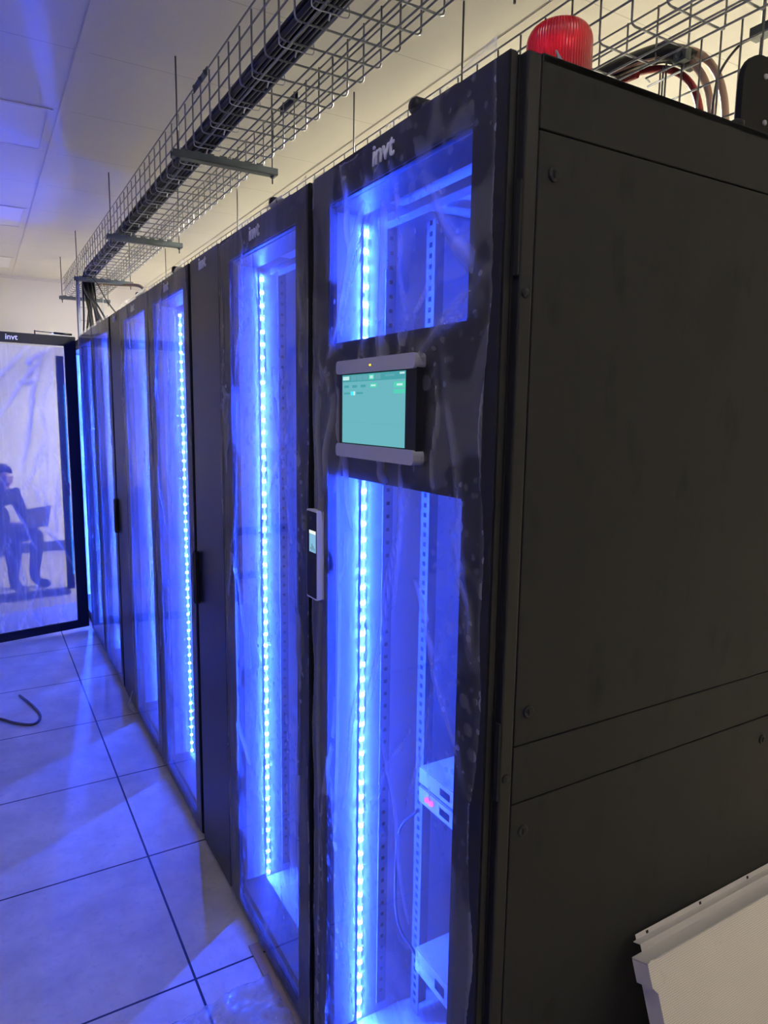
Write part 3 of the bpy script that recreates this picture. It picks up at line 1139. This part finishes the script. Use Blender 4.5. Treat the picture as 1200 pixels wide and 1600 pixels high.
def hanger(x0, x1, y, z, label, rod_xs, rz_bottom=0.03, group='tray hangers'):
    t = tag(empty('tray_hanger', ((x0 + x1) / 2, y, z)), label, 'tray hanger', group)
    w = (x1 - x0) / 2
    b = MB()
    # C-channel, open upwards
    b.box(-w, w, -0.0205, -0.0185, -0.018, 0.006)
    b.box(-w, w, 0.0185, 0.0205, -0.018, 0.006)
    b.box(-w, w, -0.0185, 0.0185, -0.020, -0.018)
    k = -w + 0.03
    while k < w - 0.05:
        b.box(k, k + 0.028, -0.0206, -0.0186, 0.006, 0.012)
        b.box(k, k + 0.028, 0.0186, 0.0206, 0.006, 0.012)
        k += 0.05
    b.build('channel', MAT['strut'], t)
    for rx in rod_xs:
        q = MB()
        q.tube([(rx - (x0 + x1) / 2, 0, -rz_bottom - 0.02), (rx - (x0 + x1) / 2, 0, CEIL - z - 0.001)], 0.0032, 8)
        rd = q.build('threaded_rod', MAT['rod'], t)
        q = MB()
        q.lathe([(0.009, -0.008), (0.009, 0.0), (0.004, 0.001)], (rx - (x0 + x1) / 2, 0, -0.0201), 6)
        q.lathe([(0.009, 0.0), (0.009, 0.008), (0.004, 0.009)], (rx - (x0 + x1) / 2, 0, -0.0175), 6)
        q.build('nut', MAT['strut'], rd)
    return t


for y, lab in ((0.60, 'first hanger of the front tray, above the nearest cabinet'), (2.085, 'nearest hanger in view under the front tray, with two threaded rods'),
               (3.59, 'second hanger under the front tray, over the far cabinets'), (5.09, 'third hanger under the front tray, beside the hanging cables'),
               (6.15, 'farthest hanger, at the far end of the front tray')):
    hanger(0.088, 0.508, y, 2.492, lab, (0.112, 0.492))
for y, lab in ((1.24, 'threaded-rod hanger of the rear tray above the nearest cabinet'), (1.99, 'threaded-rod hanger of the rear tray above the second cabinet'),
               (3.48, 'threaded-rod hanger of the rear tray above the third cabinet'), (5.3, 'threaded-rod hanger of the rear tray above the far cabinets')):
    hanger(0.80, 1.16, y, 2.482, lab, (0.815, 1.145), group='rear tray hangers')


# cross strut at the right with rods
t = tag(empty('tray_hanger', (1.16, 0.30, 2.49)), 'short strut with two threaded rods right of the rear tray', 'tray hanger', 'rear tray hangers')
b = MB()
b.box(-0.016, 0.016, -0.36, 0.16, -0.014, 0.014, 0, 0.002)
b.build('channel', MAT['strut'], t)
for y in (0.135, -0.10):
    q = MB()
    q.tube([(0, y, -0.07), (0, y, CEIL - 2.49 - 0.001)], 0.004, 8)
    q.build('threaded_rod', MAT['rod'], t)


# black cables lying along the front tray, tied down
rnd = random.Random(4)
offs = []
for lay in range(3):
    for k in range(6 - (lay > 1)):
        offs.append((0.163 + k * 0.0145 + 0.006 * (lay % 2), 2.5225 + lay * 0.0128))
for i, (x, z) in enumerate(offs):
    pts = []
    ph = rnd.uniform(0, 6)
    y = 0.2
    while y < 5.05:
        pts.append((x + 0.0025 * math.sin(y * 2.3 + ph), y, z + 0.0015 * math.sin(y * 3.1 + ph * 2)))
        y += 0.15
    # falls out of the tray end down to the cabinet tops
    k = (i * 7 % len(offs)) / len(offs)
    ye = 4.95 - 1.0 * k
    xe = 0.13 + 0.05 * rnd.random()
    pts += [(x + 0.004, 5.12, z - 0.002), (x, 5.20, z - 0.04), (x - 0.004, 5.18 - 0.08 * k, z - 0.14),
            ((x + xe) / 2, 5.12 - 0.45 * k, 2.22 + 0.06 * k), (xe, ye + 0.10, 2.06), (xe + 0.03, ye, TOP + 0.008), (xe + 0.12, ye - 0.06, TOP + 0.007)]
    b = MB()
    b.tube(smooth_path(pts, 3), 0.0064, 7)
    tag(b.build('black_cable', MAT['cable']), 'black cable in the bundle lying along the front wire tray and dropping at its end', 'cable', 'black cables in the front tray')
for k in range(26):
    y = 0.733 + k * 0.2114
    if y > 5.0:
        break
    b = MB()
    P = [(0.158, y + 0.012, 2.560), (0.1545, y + 0.012, 2.52), (0.160, y + 0.012, 2.5015), (0.21, y + 0.012, 2.5015), (0.2535, y + 0.012, 2.503), (0.2565, y + 0.012, 2.53), (0.245, y + 0.012, 2.556), (0.20, y + 0.012, 2.562)]
    b.tube(smooth_path(P + [P[0]], 3), 0.0018, 5)
    b.tube([(0.205, y + 0.012, 2.5012), (0.200, y + 0.010, 2.482)], 0.0022, 5)
    tag(b.build('cable_tie', MAT['tie']), 'white cable tie round the black bundle in the front tray', 'cable tie', 'white ties on the front tray bundle')

# vertical drop at the far end of the front tray
b = MB()
b.box(0.118, 0.122, 5.235, 5.275, TOP + 0.0, 2.49)
b.box(0.118, 0.142, 5.235, 5.237, TOP + 0.0, 2.49)
b.box(0.118, 0.142, 5.273, 5.275, TOP + 0.0, 2.49)
up = MB()
drop = tag(empty('drop_ladder', (0.13, 5.25, 0.0)), 'pale vertical wire drop ladder below the far end of the front tray', 'cable ladder')
m_ = b.build('upright', MAT['palestrut'], drop)
m_.location = (-0.13, -5.25, 0)
b = MB()
for x in (0.16, 0.21, 0.26, 0.31):
    b.tube([(x, 5.25, 0.0), (x, 5.25, 2.505)], 0.0026, 6)
for k in range(24):
    b.tube([(0.13, 5.25, 0.1 + 0.1 * k), (0.32, 5.25, 0.1 + 0.1 * k)], 0.0026, 6)
b.box(0.118, 0.142, 5.235, 5.275, 0.0, TOP)
m_ = b.build('wire_mesh', MAT['palestrut'], drop)
m_.location = (-0.13, -5.25, 0)
b = MB()
b.tube(smooth_path([(0.18, 5.08, 2.497), (0.19, 4.8, 2.44), (0.17, 4.2, 2.22), (0.13, 3.5, 2.03), (0.15, 3.38, TOP + 0.006)], 6), 0.004, 8)
tag(b.build('thin_cable', MAT['cable']), 'single thin black cable slanting from the tray down to the farther slim unit', 'cable')
b = MB()
b.tube(smooth_path([(0.26, 5.6, 2.53), (0.34, 5.3, 2.50), (0.44, 5.1, 2.475), (0.50, 4.85, 2.44), (0.515, 4.70, 2.39)], 6), 0.012, 8, taper=None)
b.tube([(0.515, 4.70, 2.39), (0.52, 4.62, 2.345)], 0.022, 8)
tag(b.build('tan_cable_end', paint('tan_sleeve', (0.45, 0.32, 0.18), 0.7)), 'frayed tan cable end poking out beside the far end of the front tray', 'cable')


# drop basket below the rear tray (right of the red beacon)
b = MB()
r = 0.0028
xs = 1.103
for k in range(7):
    y = 0.624 - 0.0572 * k
    b.tube([(xs, y, 2.515), (xs, y, TOP + 0.004)], r, 6)
for z in (2.46, 2.395, 2.295, 2.195, 2.095):
    b.tube([(xs + 0.005, 0.74, z), (xs + 0.005, 0.26, z)], r, 6)
for k in range(3):
    y = 0.675 + 0.022 * k
    b.tube([(xs + 0.015 * k, y, 2.50), (xs + 0.015 * k, y, TOP + 0.004)], r, 6)
b.tube([(xs, 0.73, 2.468), (xs - 0.05, 0.70, 2.455), (xs - 0.02, 0.635, 2.47), (xs, 0.624, 2.475)], r, 6)
tag(b.build('drop_basket', MAT['zinc']), 'vertical wire basket dropping from the rear tray onto the nearest cabinet', 'cable tray')
b = MB()
b.box(1.085, 1.108, 0.60, 0.64, 2.475, 2.505, 0, 0.002)
b.lathe([(0.008, 0), (0.008, -0.008), (0.0004, -0.008)], (1.085, 0.62, 2.49), 8, 0, 'x')
tag(b.build('clamp_bracket', MAT['strut']), 'small dark clamp joining the rear tray to its drop basket', 'bracket')


def rear_cable(name, label, mat, rad, dx, dz, dy=0.0, group=None):
    P = [(1.02 + dx, 2.2, 2.515 + dz), (1.03 + dx, 1.4, 2.515 + dz), (1.05 + dx, 1.0, 2.518 + dz), (1.10 + dx, 0.74 + dy, 2.525 + dz),
         (1.125 + dx, 0.645 + dy, 2.505 + dz), (1.14 + dx, 0.585 + dy, 2.45 + dz * 0.5), (1.145 + dx, 0.55 + dy, 2.37), (1.145 + dx, 0.535 + dy, 2.26), (1.145 + dx, 0.525 + dy, 2.12), (1.145 + dx, 0.52 + dy, TOP + 0.002)]
    b = MB()
    b.tube(smooth_path(P, 6), rad, 10)
    return tag(b.build(name, mat), label, 'cable', group)


rear_cable('power_cable', 'beige power cable bending down the drop basket, the outer of two', MAT['beige'], 0.010, 0.012, 0.010, -0.022)
rear_cable('power_cable', 'beige power cable bending down the drop basket, the inner of two', MAT['beige'], 0.010, -0.004, 0.006, 0.008)
rear_cable('power_cable', 'dark red power cable behind the beige ones at the drop basket', MAT['redcable'], 0.010, 0.010, -0.010, 0.050)
b = MB()
b.tube(smooth_path([(1.02, 2.0, 2.53), (1.04, 1.3, 2.533), (1.06, 0.98, 2.536), (1.11, 0.74, 2.542), (1.13, 0.662, 2.520), (1.140, 0.615, 2.485)], 6), 0.026, 12)
tag(b.build('cable_sleeve', MAT['cable']), 'thick black sleeve round the power cables lying in the rear tray', 'cable sleeve')
b = MB()
b.tube(smooth_path([(1.08, 1.25, 2.50), (1.08, 0.9, 2.498), (1.085, 0.76, 2.497)], 4), 0.012, 10)
tag(b.build('power_cable', MAT['redcable']), 'dark red cable lying along the outer edge of the rear tray', 'cable')
b = MB()
b.tube(smooth_path([(1.13, 0.44, 2.47), (1.12, 0.47, 2.46), (1.11, 0.505, 2.42), (1.108, 0.52, 2.37), (1.104, 0.52, 2.25), (1.10, 0.50, TOP + 0.005)], 6), 0.0035, 8)
tag(b.build('thin_cable', MAT['grey']), 'thin grey cable curving from the strut down beside the beige cables', 'cable')

# ------------------------------------------------------------------ on the cabinet top
t = tag(empty('warning_beacon', (0.212, 0.150, TOP)), 'red ribbed warning beacon on top of the nearest cabinet', 'beacon light')
MB().lathe([(0.052, 0.0), (0.052, 0.012), (0.050, 0.016), (0.046, 0.018)], (0, 0, 0.0005), 36).build('base', MAT['black'], t)
prof = [(0.0515, 0.019), (0.0510, 0.113)]
for k in range(1, 9):
    a = PI / 2 * k / 8
    prof.append((0.0510 - 0.027 * (1 - math.cos(a)), 0.113 + 0.027 * math.sin(a)))
prof += [(0.012, 0.1425), (0.0005, 0.143)]
MB().lathe(prof, (0, 0, 0), 48).build('lens', MAT['dome'], t)
b = MB()
b.lathe([(0.012, 0.018), (0.012, 0.05), (0.020, 0.055), (0.020, 0.075), (0.006, 0.085), (0.0005, 0.086)], (0, 0, 0), 20)
b.build('lamp_core', MAT['silver'], t)
b = MB()
b.tube([(0.110, 0.021, TOP + 0.003), (0.095, 0.020, TOP + 0.007), (0.084, 0.019, TOP + 0.020)], 0.0045, 5, taper=[1.0, 0.9, 0.25])
tag(b.build('torn_film_scrap', MAT['silver']), 'scrap of torn film sticking up in front of the red beacon', 'plastic film')

t = tag(empty('cable_entry_box', (0.86, 0.15, TOP)), 'black box with rounded corners and screws on the nearest cabinet top, right edge', 'box')
b = MB()
b.prism(rounded(-0.178, 0.20, -0.05, 0.228, 0.055), 0.0, 0.012)
b.box(-0.12, 0.15, 0.012, 0.04, 0.0, 0.18)
b.build('front_plate', MAT['gap'], t).location = (0, 0, 0)
for (x, z) in ((-0.112, 0.192), (-0.104, 0.110), (0.14, 0.192), (0.14, 0.110)):
    MB().lathe([(0.0055, 0.0), (0.005, -0.003), (0.0005, -0.0045)], (x, -0.0005, z), 14, 0, 'y').build('screw', MAT['silver'], t)
b = MB()
b.lathe([(0.012, 0), (0.012, 0.008), (0.004, 0.012), (0.0005, 0.012)], (0.47, 0.012, TOP), 12)
tag(b.build('rubber_plug', MAT['black']), 'small black plug on the side edge of the nearest cabinet top', 'plug')

# ------------------------------------------------------------------ leaning ceiling panel at the lower right
t = tag(empty('ceiling_tile', (0.309, -0.283, 0.0)), 'dismounted beige perforated metal ceiling panel leaning on the cabinet side', 'ceiling panel')
t.rotation_euler = (R(-20), 0, 0)
# local frame: x along the panel, z up the panel, front face at y=0, body behind it (+y)
W_, H_ = 1.19, 0.652
b = MB()
poly = [(0.0, H_ - 0.001), (0.0, H_ - 0.038), (0.006, H_ - 0.046), (0.010, H_ - 0.05), (0.010, 0.05), (0.0, 0.038), (0.0, 0.0), (W_, 0.0), (W_, H_ - 0.001), (0.024, H_ - 0.001), (0.018, H_ + 0.001), (0.008, H_ + 0.002)]
b.prism(poly, 0.0, 0.0012)
fc = b.build('face', MAT['tile'], t)
b = MB()
b.box(0.0, W_, 0.0013, 0.034, H_ - 0.002, H_)
b.box(0.026, W_, 0.034, 0.0352, H_ - 0.002, H_ + 0.012)
b.box(0.026, W_, 0.0352, 0.050, H_ + 0.0105, H_ + 0.012)
b.box(0.034, W_, 0.050, 0.0512, H_ + 0.0105, H_ + 0.020)
for k in range(8):
    b.box(0.06 + k * 0.15, 0.066 + k * 0.15, 0.0497, 0.0500, H_ + 0.013, H_ + 0.018, 1)
b.box(0.0, W_, 0.0013, 0.034, 0.0, 0.002)
b.build('flange', [MAT['tile_edge'], MAT['gap']], t)
b = MB()
b.box(0.010, 0.0115, 0.0013, 0.034, 0.03, H_ - 0.045)
b.box(-0.0005, 0.001, 0.0013, 0.034, H_ - 0.04, H_ - 0.003)
b.build('end_flange', MAT['tile_edge'], t)

# ------------------------------------------------------------------ floor clutter
b = MB()
b.tube(smooth_path([(-0.50, 3.27, 0.006), (-0.455, 3.12, 0.006), (-0.425, 2.97, 0.006), (-0.435, 2.89, 0.006), (-0.47, 2.86, 0.006), (-0.54, 2.92, 0.006), (-0.62, 3.02, 0.006), (-0.80, 3.1, 0.006)], 8), 0.006, 8)
tag(b.build('floor_cable', MAT['grey']), 'loop of dark cable lying on the floor tiles at the left', 'cable')
b = MB()
b.tube(smooth_path([(-0.006, 2.78, 0.004), (-0.03, 2.79, 0.03), (-0.028, 2.76, 0.08), (-0.012, 2.77, 0.12)], 6), 0.002, 6)
tag(b.build('film_strip', MAT['tie']), 'thin strip of film curling at the foot of the farther slim unit', 'plastic film')

card = paint('cardboard_edge', (0.44, 0.34, 0.26), 0.8, var=0.2, scale=15)
b = MB()
b.prism([(-0.028, 0.001), (0.0, 0.001), (0.0, 0.005), (-0.028, 0.005)], 0.60, 1.00)
q = b.build('packing_strip', card)
b2 = MB()
tag(q, 'pale cardboard packing strip on the floor along the second cabinet foot', 'packing strip')
# crumpled clear sheet on the floor
verts, faces = [], []
n = 40
for j in range(n + 1):
    for i in range(n + 1):
        fx, fy = i / n, j / n
        x = -0.40 + 0.385 * fx + 0.02 * noise.noise(Vector((fy * 5, 1, 0)))
        y = 0.55 + 0.33 * fy - 0.05 * (1 - fx) * fy + 0.02 * noise.noise(Vector((fx * 6, 7, 0)))
        h = 0.006 + 0.020 * abs(noise.noise(Vector((fx * 7, fy * 5, 2.2)))) + 0.010 * abs(noise.noise(Vector((fx * 19, fy * 15, 5.2))))
        if i in (0, n) or j in (0, n):
            h *= 0.4
        verts.append((x, y, h))
for j in range(n):
    for i in range(n):
        a = j * (n + 1) + i
        faces.append((a, a + 1, a + n + 2, a + n + 1))
me = bpy.data.meshes.new('plastic_sheet')
me.from_pydata(verts, [], faces)
me.polygons.foreach_set('use_smooth', [True] * len(faces))
at = me.attributes.new('crease', 'FLOAT', 'POINT')
at.data.foreach_set('value', [min(1, max(0, (v[2] - 0.014) * 60)) for v in verts])
me.materials.append(film_mat('crumpled_sheet', 0.30, 0.10, 41))
o = bpy.data.objects.new('plastic_sheet', me)
COL.objects.link(o)
tag(o, 'crumpled clear plastic sheet on the floor at the bottom edge of the picture', 'plastic sheet')

# ------------------------------------------------------------------ beyond the open door
b = MB()
b.box(-1.6, -0.02, -0.04, 0.04, 0.0, 0.055, 0, 0.006)
q = b.build('floor_sill', MAT['skirt'])
q.location = (0, 5.42, 0)
q.rotation_euler = (0, 0, R(6))
tag(q, 'dark metal sill lying across the floor beyond the open glass door', 'sill')


def person():
    root = tag(empty('person', (-0.50, 5.9, 0), R(-48)), 'person in dark clothes sitting hunched over a laptop beyond the open glass door', 'person')
    # skeleton in local coordinates, facing +x (profile to the camera)
    J = {}
    V, E, RAD = [], [], []

    def add(p, r, parent=None):
        V.append(p)
        RAD.append(r)
        if parent is not None:
            E.append((parent, len(V) - 1))
        return len(V) - 1
    pel = add((-0.06, 0, 0.43), 0.125)
    ab = add((-0.045, 0, 0.56), 0.115, pel)
    ch = add((-0.005, 0, 0.70), 0.130, ab)
    sh = add((0.025, 0, 0.79), 0.095, ch)
    nk = add((0.055, 0, 0.845), 0.050, sh)
    hd = add((0.075, 0, 0.895), 0.066, nk)
    h2 = add((0.085, 0, 0.955), 0.082, hd)
    add((0.078, 0, 1.005), 0.060, h2)
    add((0.160, 0, 0.925), 0.016, h2)
    for s in (-1, 1):
        hip = add((-0.04, s * 0.085, 0.42), 0.088, pel)
        kn = add((0.30, s * 0.12, 0.47), 0.062, hip)
        an = add((0.24, s * 0.11, 0.10), 0.042, kn)
        ft = add((0.27, s * 0.11, 0.045), 0.040, an)
        add((0.40, s * 0.12, 0.032), 0.034, ft)
        so = add((0.02, s * 0.165, 0.775), 0.058, sh)
        el = add((0.08, s * 0.215, 0.55), 0.042, so)
        wr = add((0.255, s * 0.13, 0.575), 0.028, el)
        pm = add((0.305, s * 0.115, 0.580), 0.027, wr)
        for k in range(4):
            a = add((0.345, s * (0.092 + 0.016 * k), 0.582), 0.0085, pm)
            add((0.375 - 0.004 * abs(k - 1.5), s * (0.090 + 0.017 * k), 0.570), 0.0075, a)
        th = add((0.315, s * 0.085, 0.582), 0.010, pm)
        add((0.340, s * 0.074, 0.574), 0.008, th)
    me = bpy.data.meshes.new('body')
    me.from_pydata(V, E, [])
    o = bpy.data.objects.new('body', me)
    COL.objects.link(o)
    sk = o.modifiers.new('skin', 'SKIN')
    for i, r_ in enumerate(RAD):
        me.skin_vertices[0].data[i].radius = (r_, r_)
    me.skin_vertices[0].data[0].use_root = True
    ss = o.modifiers.new('sub', 'SUBSURF')
    ss.levels = 2
    ss.render_levels = 2
    bpy.context.view_layer.update()
    dg = bpy.context.evaluated_depsgraph_get()
    m2 = bpy.data.meshes.new_from_object(o.evaluated_get(dg))
    m2.name = 'body'
    bpy.data.objects.remove(o)
    cloth = paint('dark_cloth', (0.020, 0.022, 0.035), 0.85)
    trou = paint('dark_trousers', (0.03, 0.03, 0.04), 0.85)
    skin = paint('skin', (0.42, 0.26, 0.18), 0.55)
    shoe = paint('black_shoe', (0.015, 0.015, 0.015), 0.5)
    m2.materials.clear()
    for m in (cloth, trou, skin, shoe):
        m2.materials.append(m)
    for p in m2.polygons:
        c = p.center
        p.use_smooth = True
        if c.z > 0.845 or (c.x > 0.26 and 0.53 < c.z < 0.62 and abs(c.y) < 0.17):
            p.material_index = 2
        elif c.z < 0.075:
            p.material_index = 3
        elif c.z < 0.50 and not (abs(c.y) > 0.16 and c.x < 0.2):
            p.material_index = 1
        else:
            p.material_index = 0
    o = bpy.data.objects.new('body', m2)
    COL.objects.link(o)
    o.parent = root
    # hair cap, ears, eyes
    hair = paint('black_hair', (0.008, 0.008, 0.010), 0.6)
    bm = bmesh.new()
    bmesh.ops.create_icosphere(bm, subdivisions=3, radius=1.0)
    for v in bm.verts:
        n_ = 1 + 0.05 * noise.noise(v.co * 4)
        v.co = Vector((0.066 + v.co.x * 0.094 * n_, v.co.y * 0.086 * n_, 0.968 + v.co.z * 0.092 * n_))
    bmesh.ops.delete(bm, geom=[v for v in bm.verts if v.co.z < 0.955 - 0.35 * (0.06 - v.co.x) * (v.co.x < 0.06) + 1.1 * max(0, v.co.x - 0.10)], context='VERTS')
    b = MB()
    b.add_bm(bm, 0, True)
    bm.free()
    b.build('hair', hair, root)
    for s in (-1, 1):
        b = MB()
        b.lathe([(0.001, -0.006), (0.016, -0.004), (0.019, 0.002), (0.012, 0.006), (0.001, 0.006)], (0.070, s * 0.083, 0.93), 12, 0, 'y')
        b.build('ear', skin, root)
        b = MB()
        b.lathe([(0.001, -0.009), (0.008, -0.004), (0.009, 0.0), (0.008, 0.004), (0.001, 0.009)], (0.150, s * 0.030, 0.945), 10, 0, 'x')
        b.build('eye', shoe, root)
    b = MB()
    b.tube([(0.158, -0.022, 0.893), (0.164, 0, 0.892), (0.158, 0.022, 0.893)], 0.006, 6)
    b.build('mouth', paint('lips', (0.35, 0.13, 0.11), 0.5), root)


person()
t = tag(empty('stool', (-0.50 - 0.05 * math.cos(R(48)), 5.9 + 0.05 * math.sin(R(48)), 0)), 'low dark stool under the seated person', 'stool')
MB().lathe([(0.15, 0.285), (0.16, 0.295), (0.16, 0.318), (0.15, 0.325), (0.0005, 0.325)], (0, 0, 0), 28).build('seat', MAT['skirt'], t)
for k in range(4):
    a = PI / 4 + k * PI / 2
    MB().tube([(0.11 * math.cos(a), 0.11 * math.sin(a), 0.284), (0.15 * math.cos(a), 0.15 * math.sin(a), 0.0)], 0.012, 8).build('leg', MAT['skirt'], t)
t = tag(empty('laptop', (-0.50 + 0.32 * math.cos(R(48)), 5.9 - 0.32 * math.sin(R(48)), 0.535), R(-48)), 'open dark laptop on the seated person\'s knees', 'laptop')
b = MB()
b.box(-0.10, 0.08, -0.13, 0.13, 0.0, 0.014, 0, 0.003)
b.build('keyboard_base', MAT['skirt'], t)
b = MB()
b.box(-0.004, 0.004, -0.13, 0.13, 0.0, 0.17, 0, 0.003)
q = b.build('lid', MAT['skirt'], t)
q.location = (0.08, 0, 0.012)
q.rotation_euler = (0, R(14), 0)
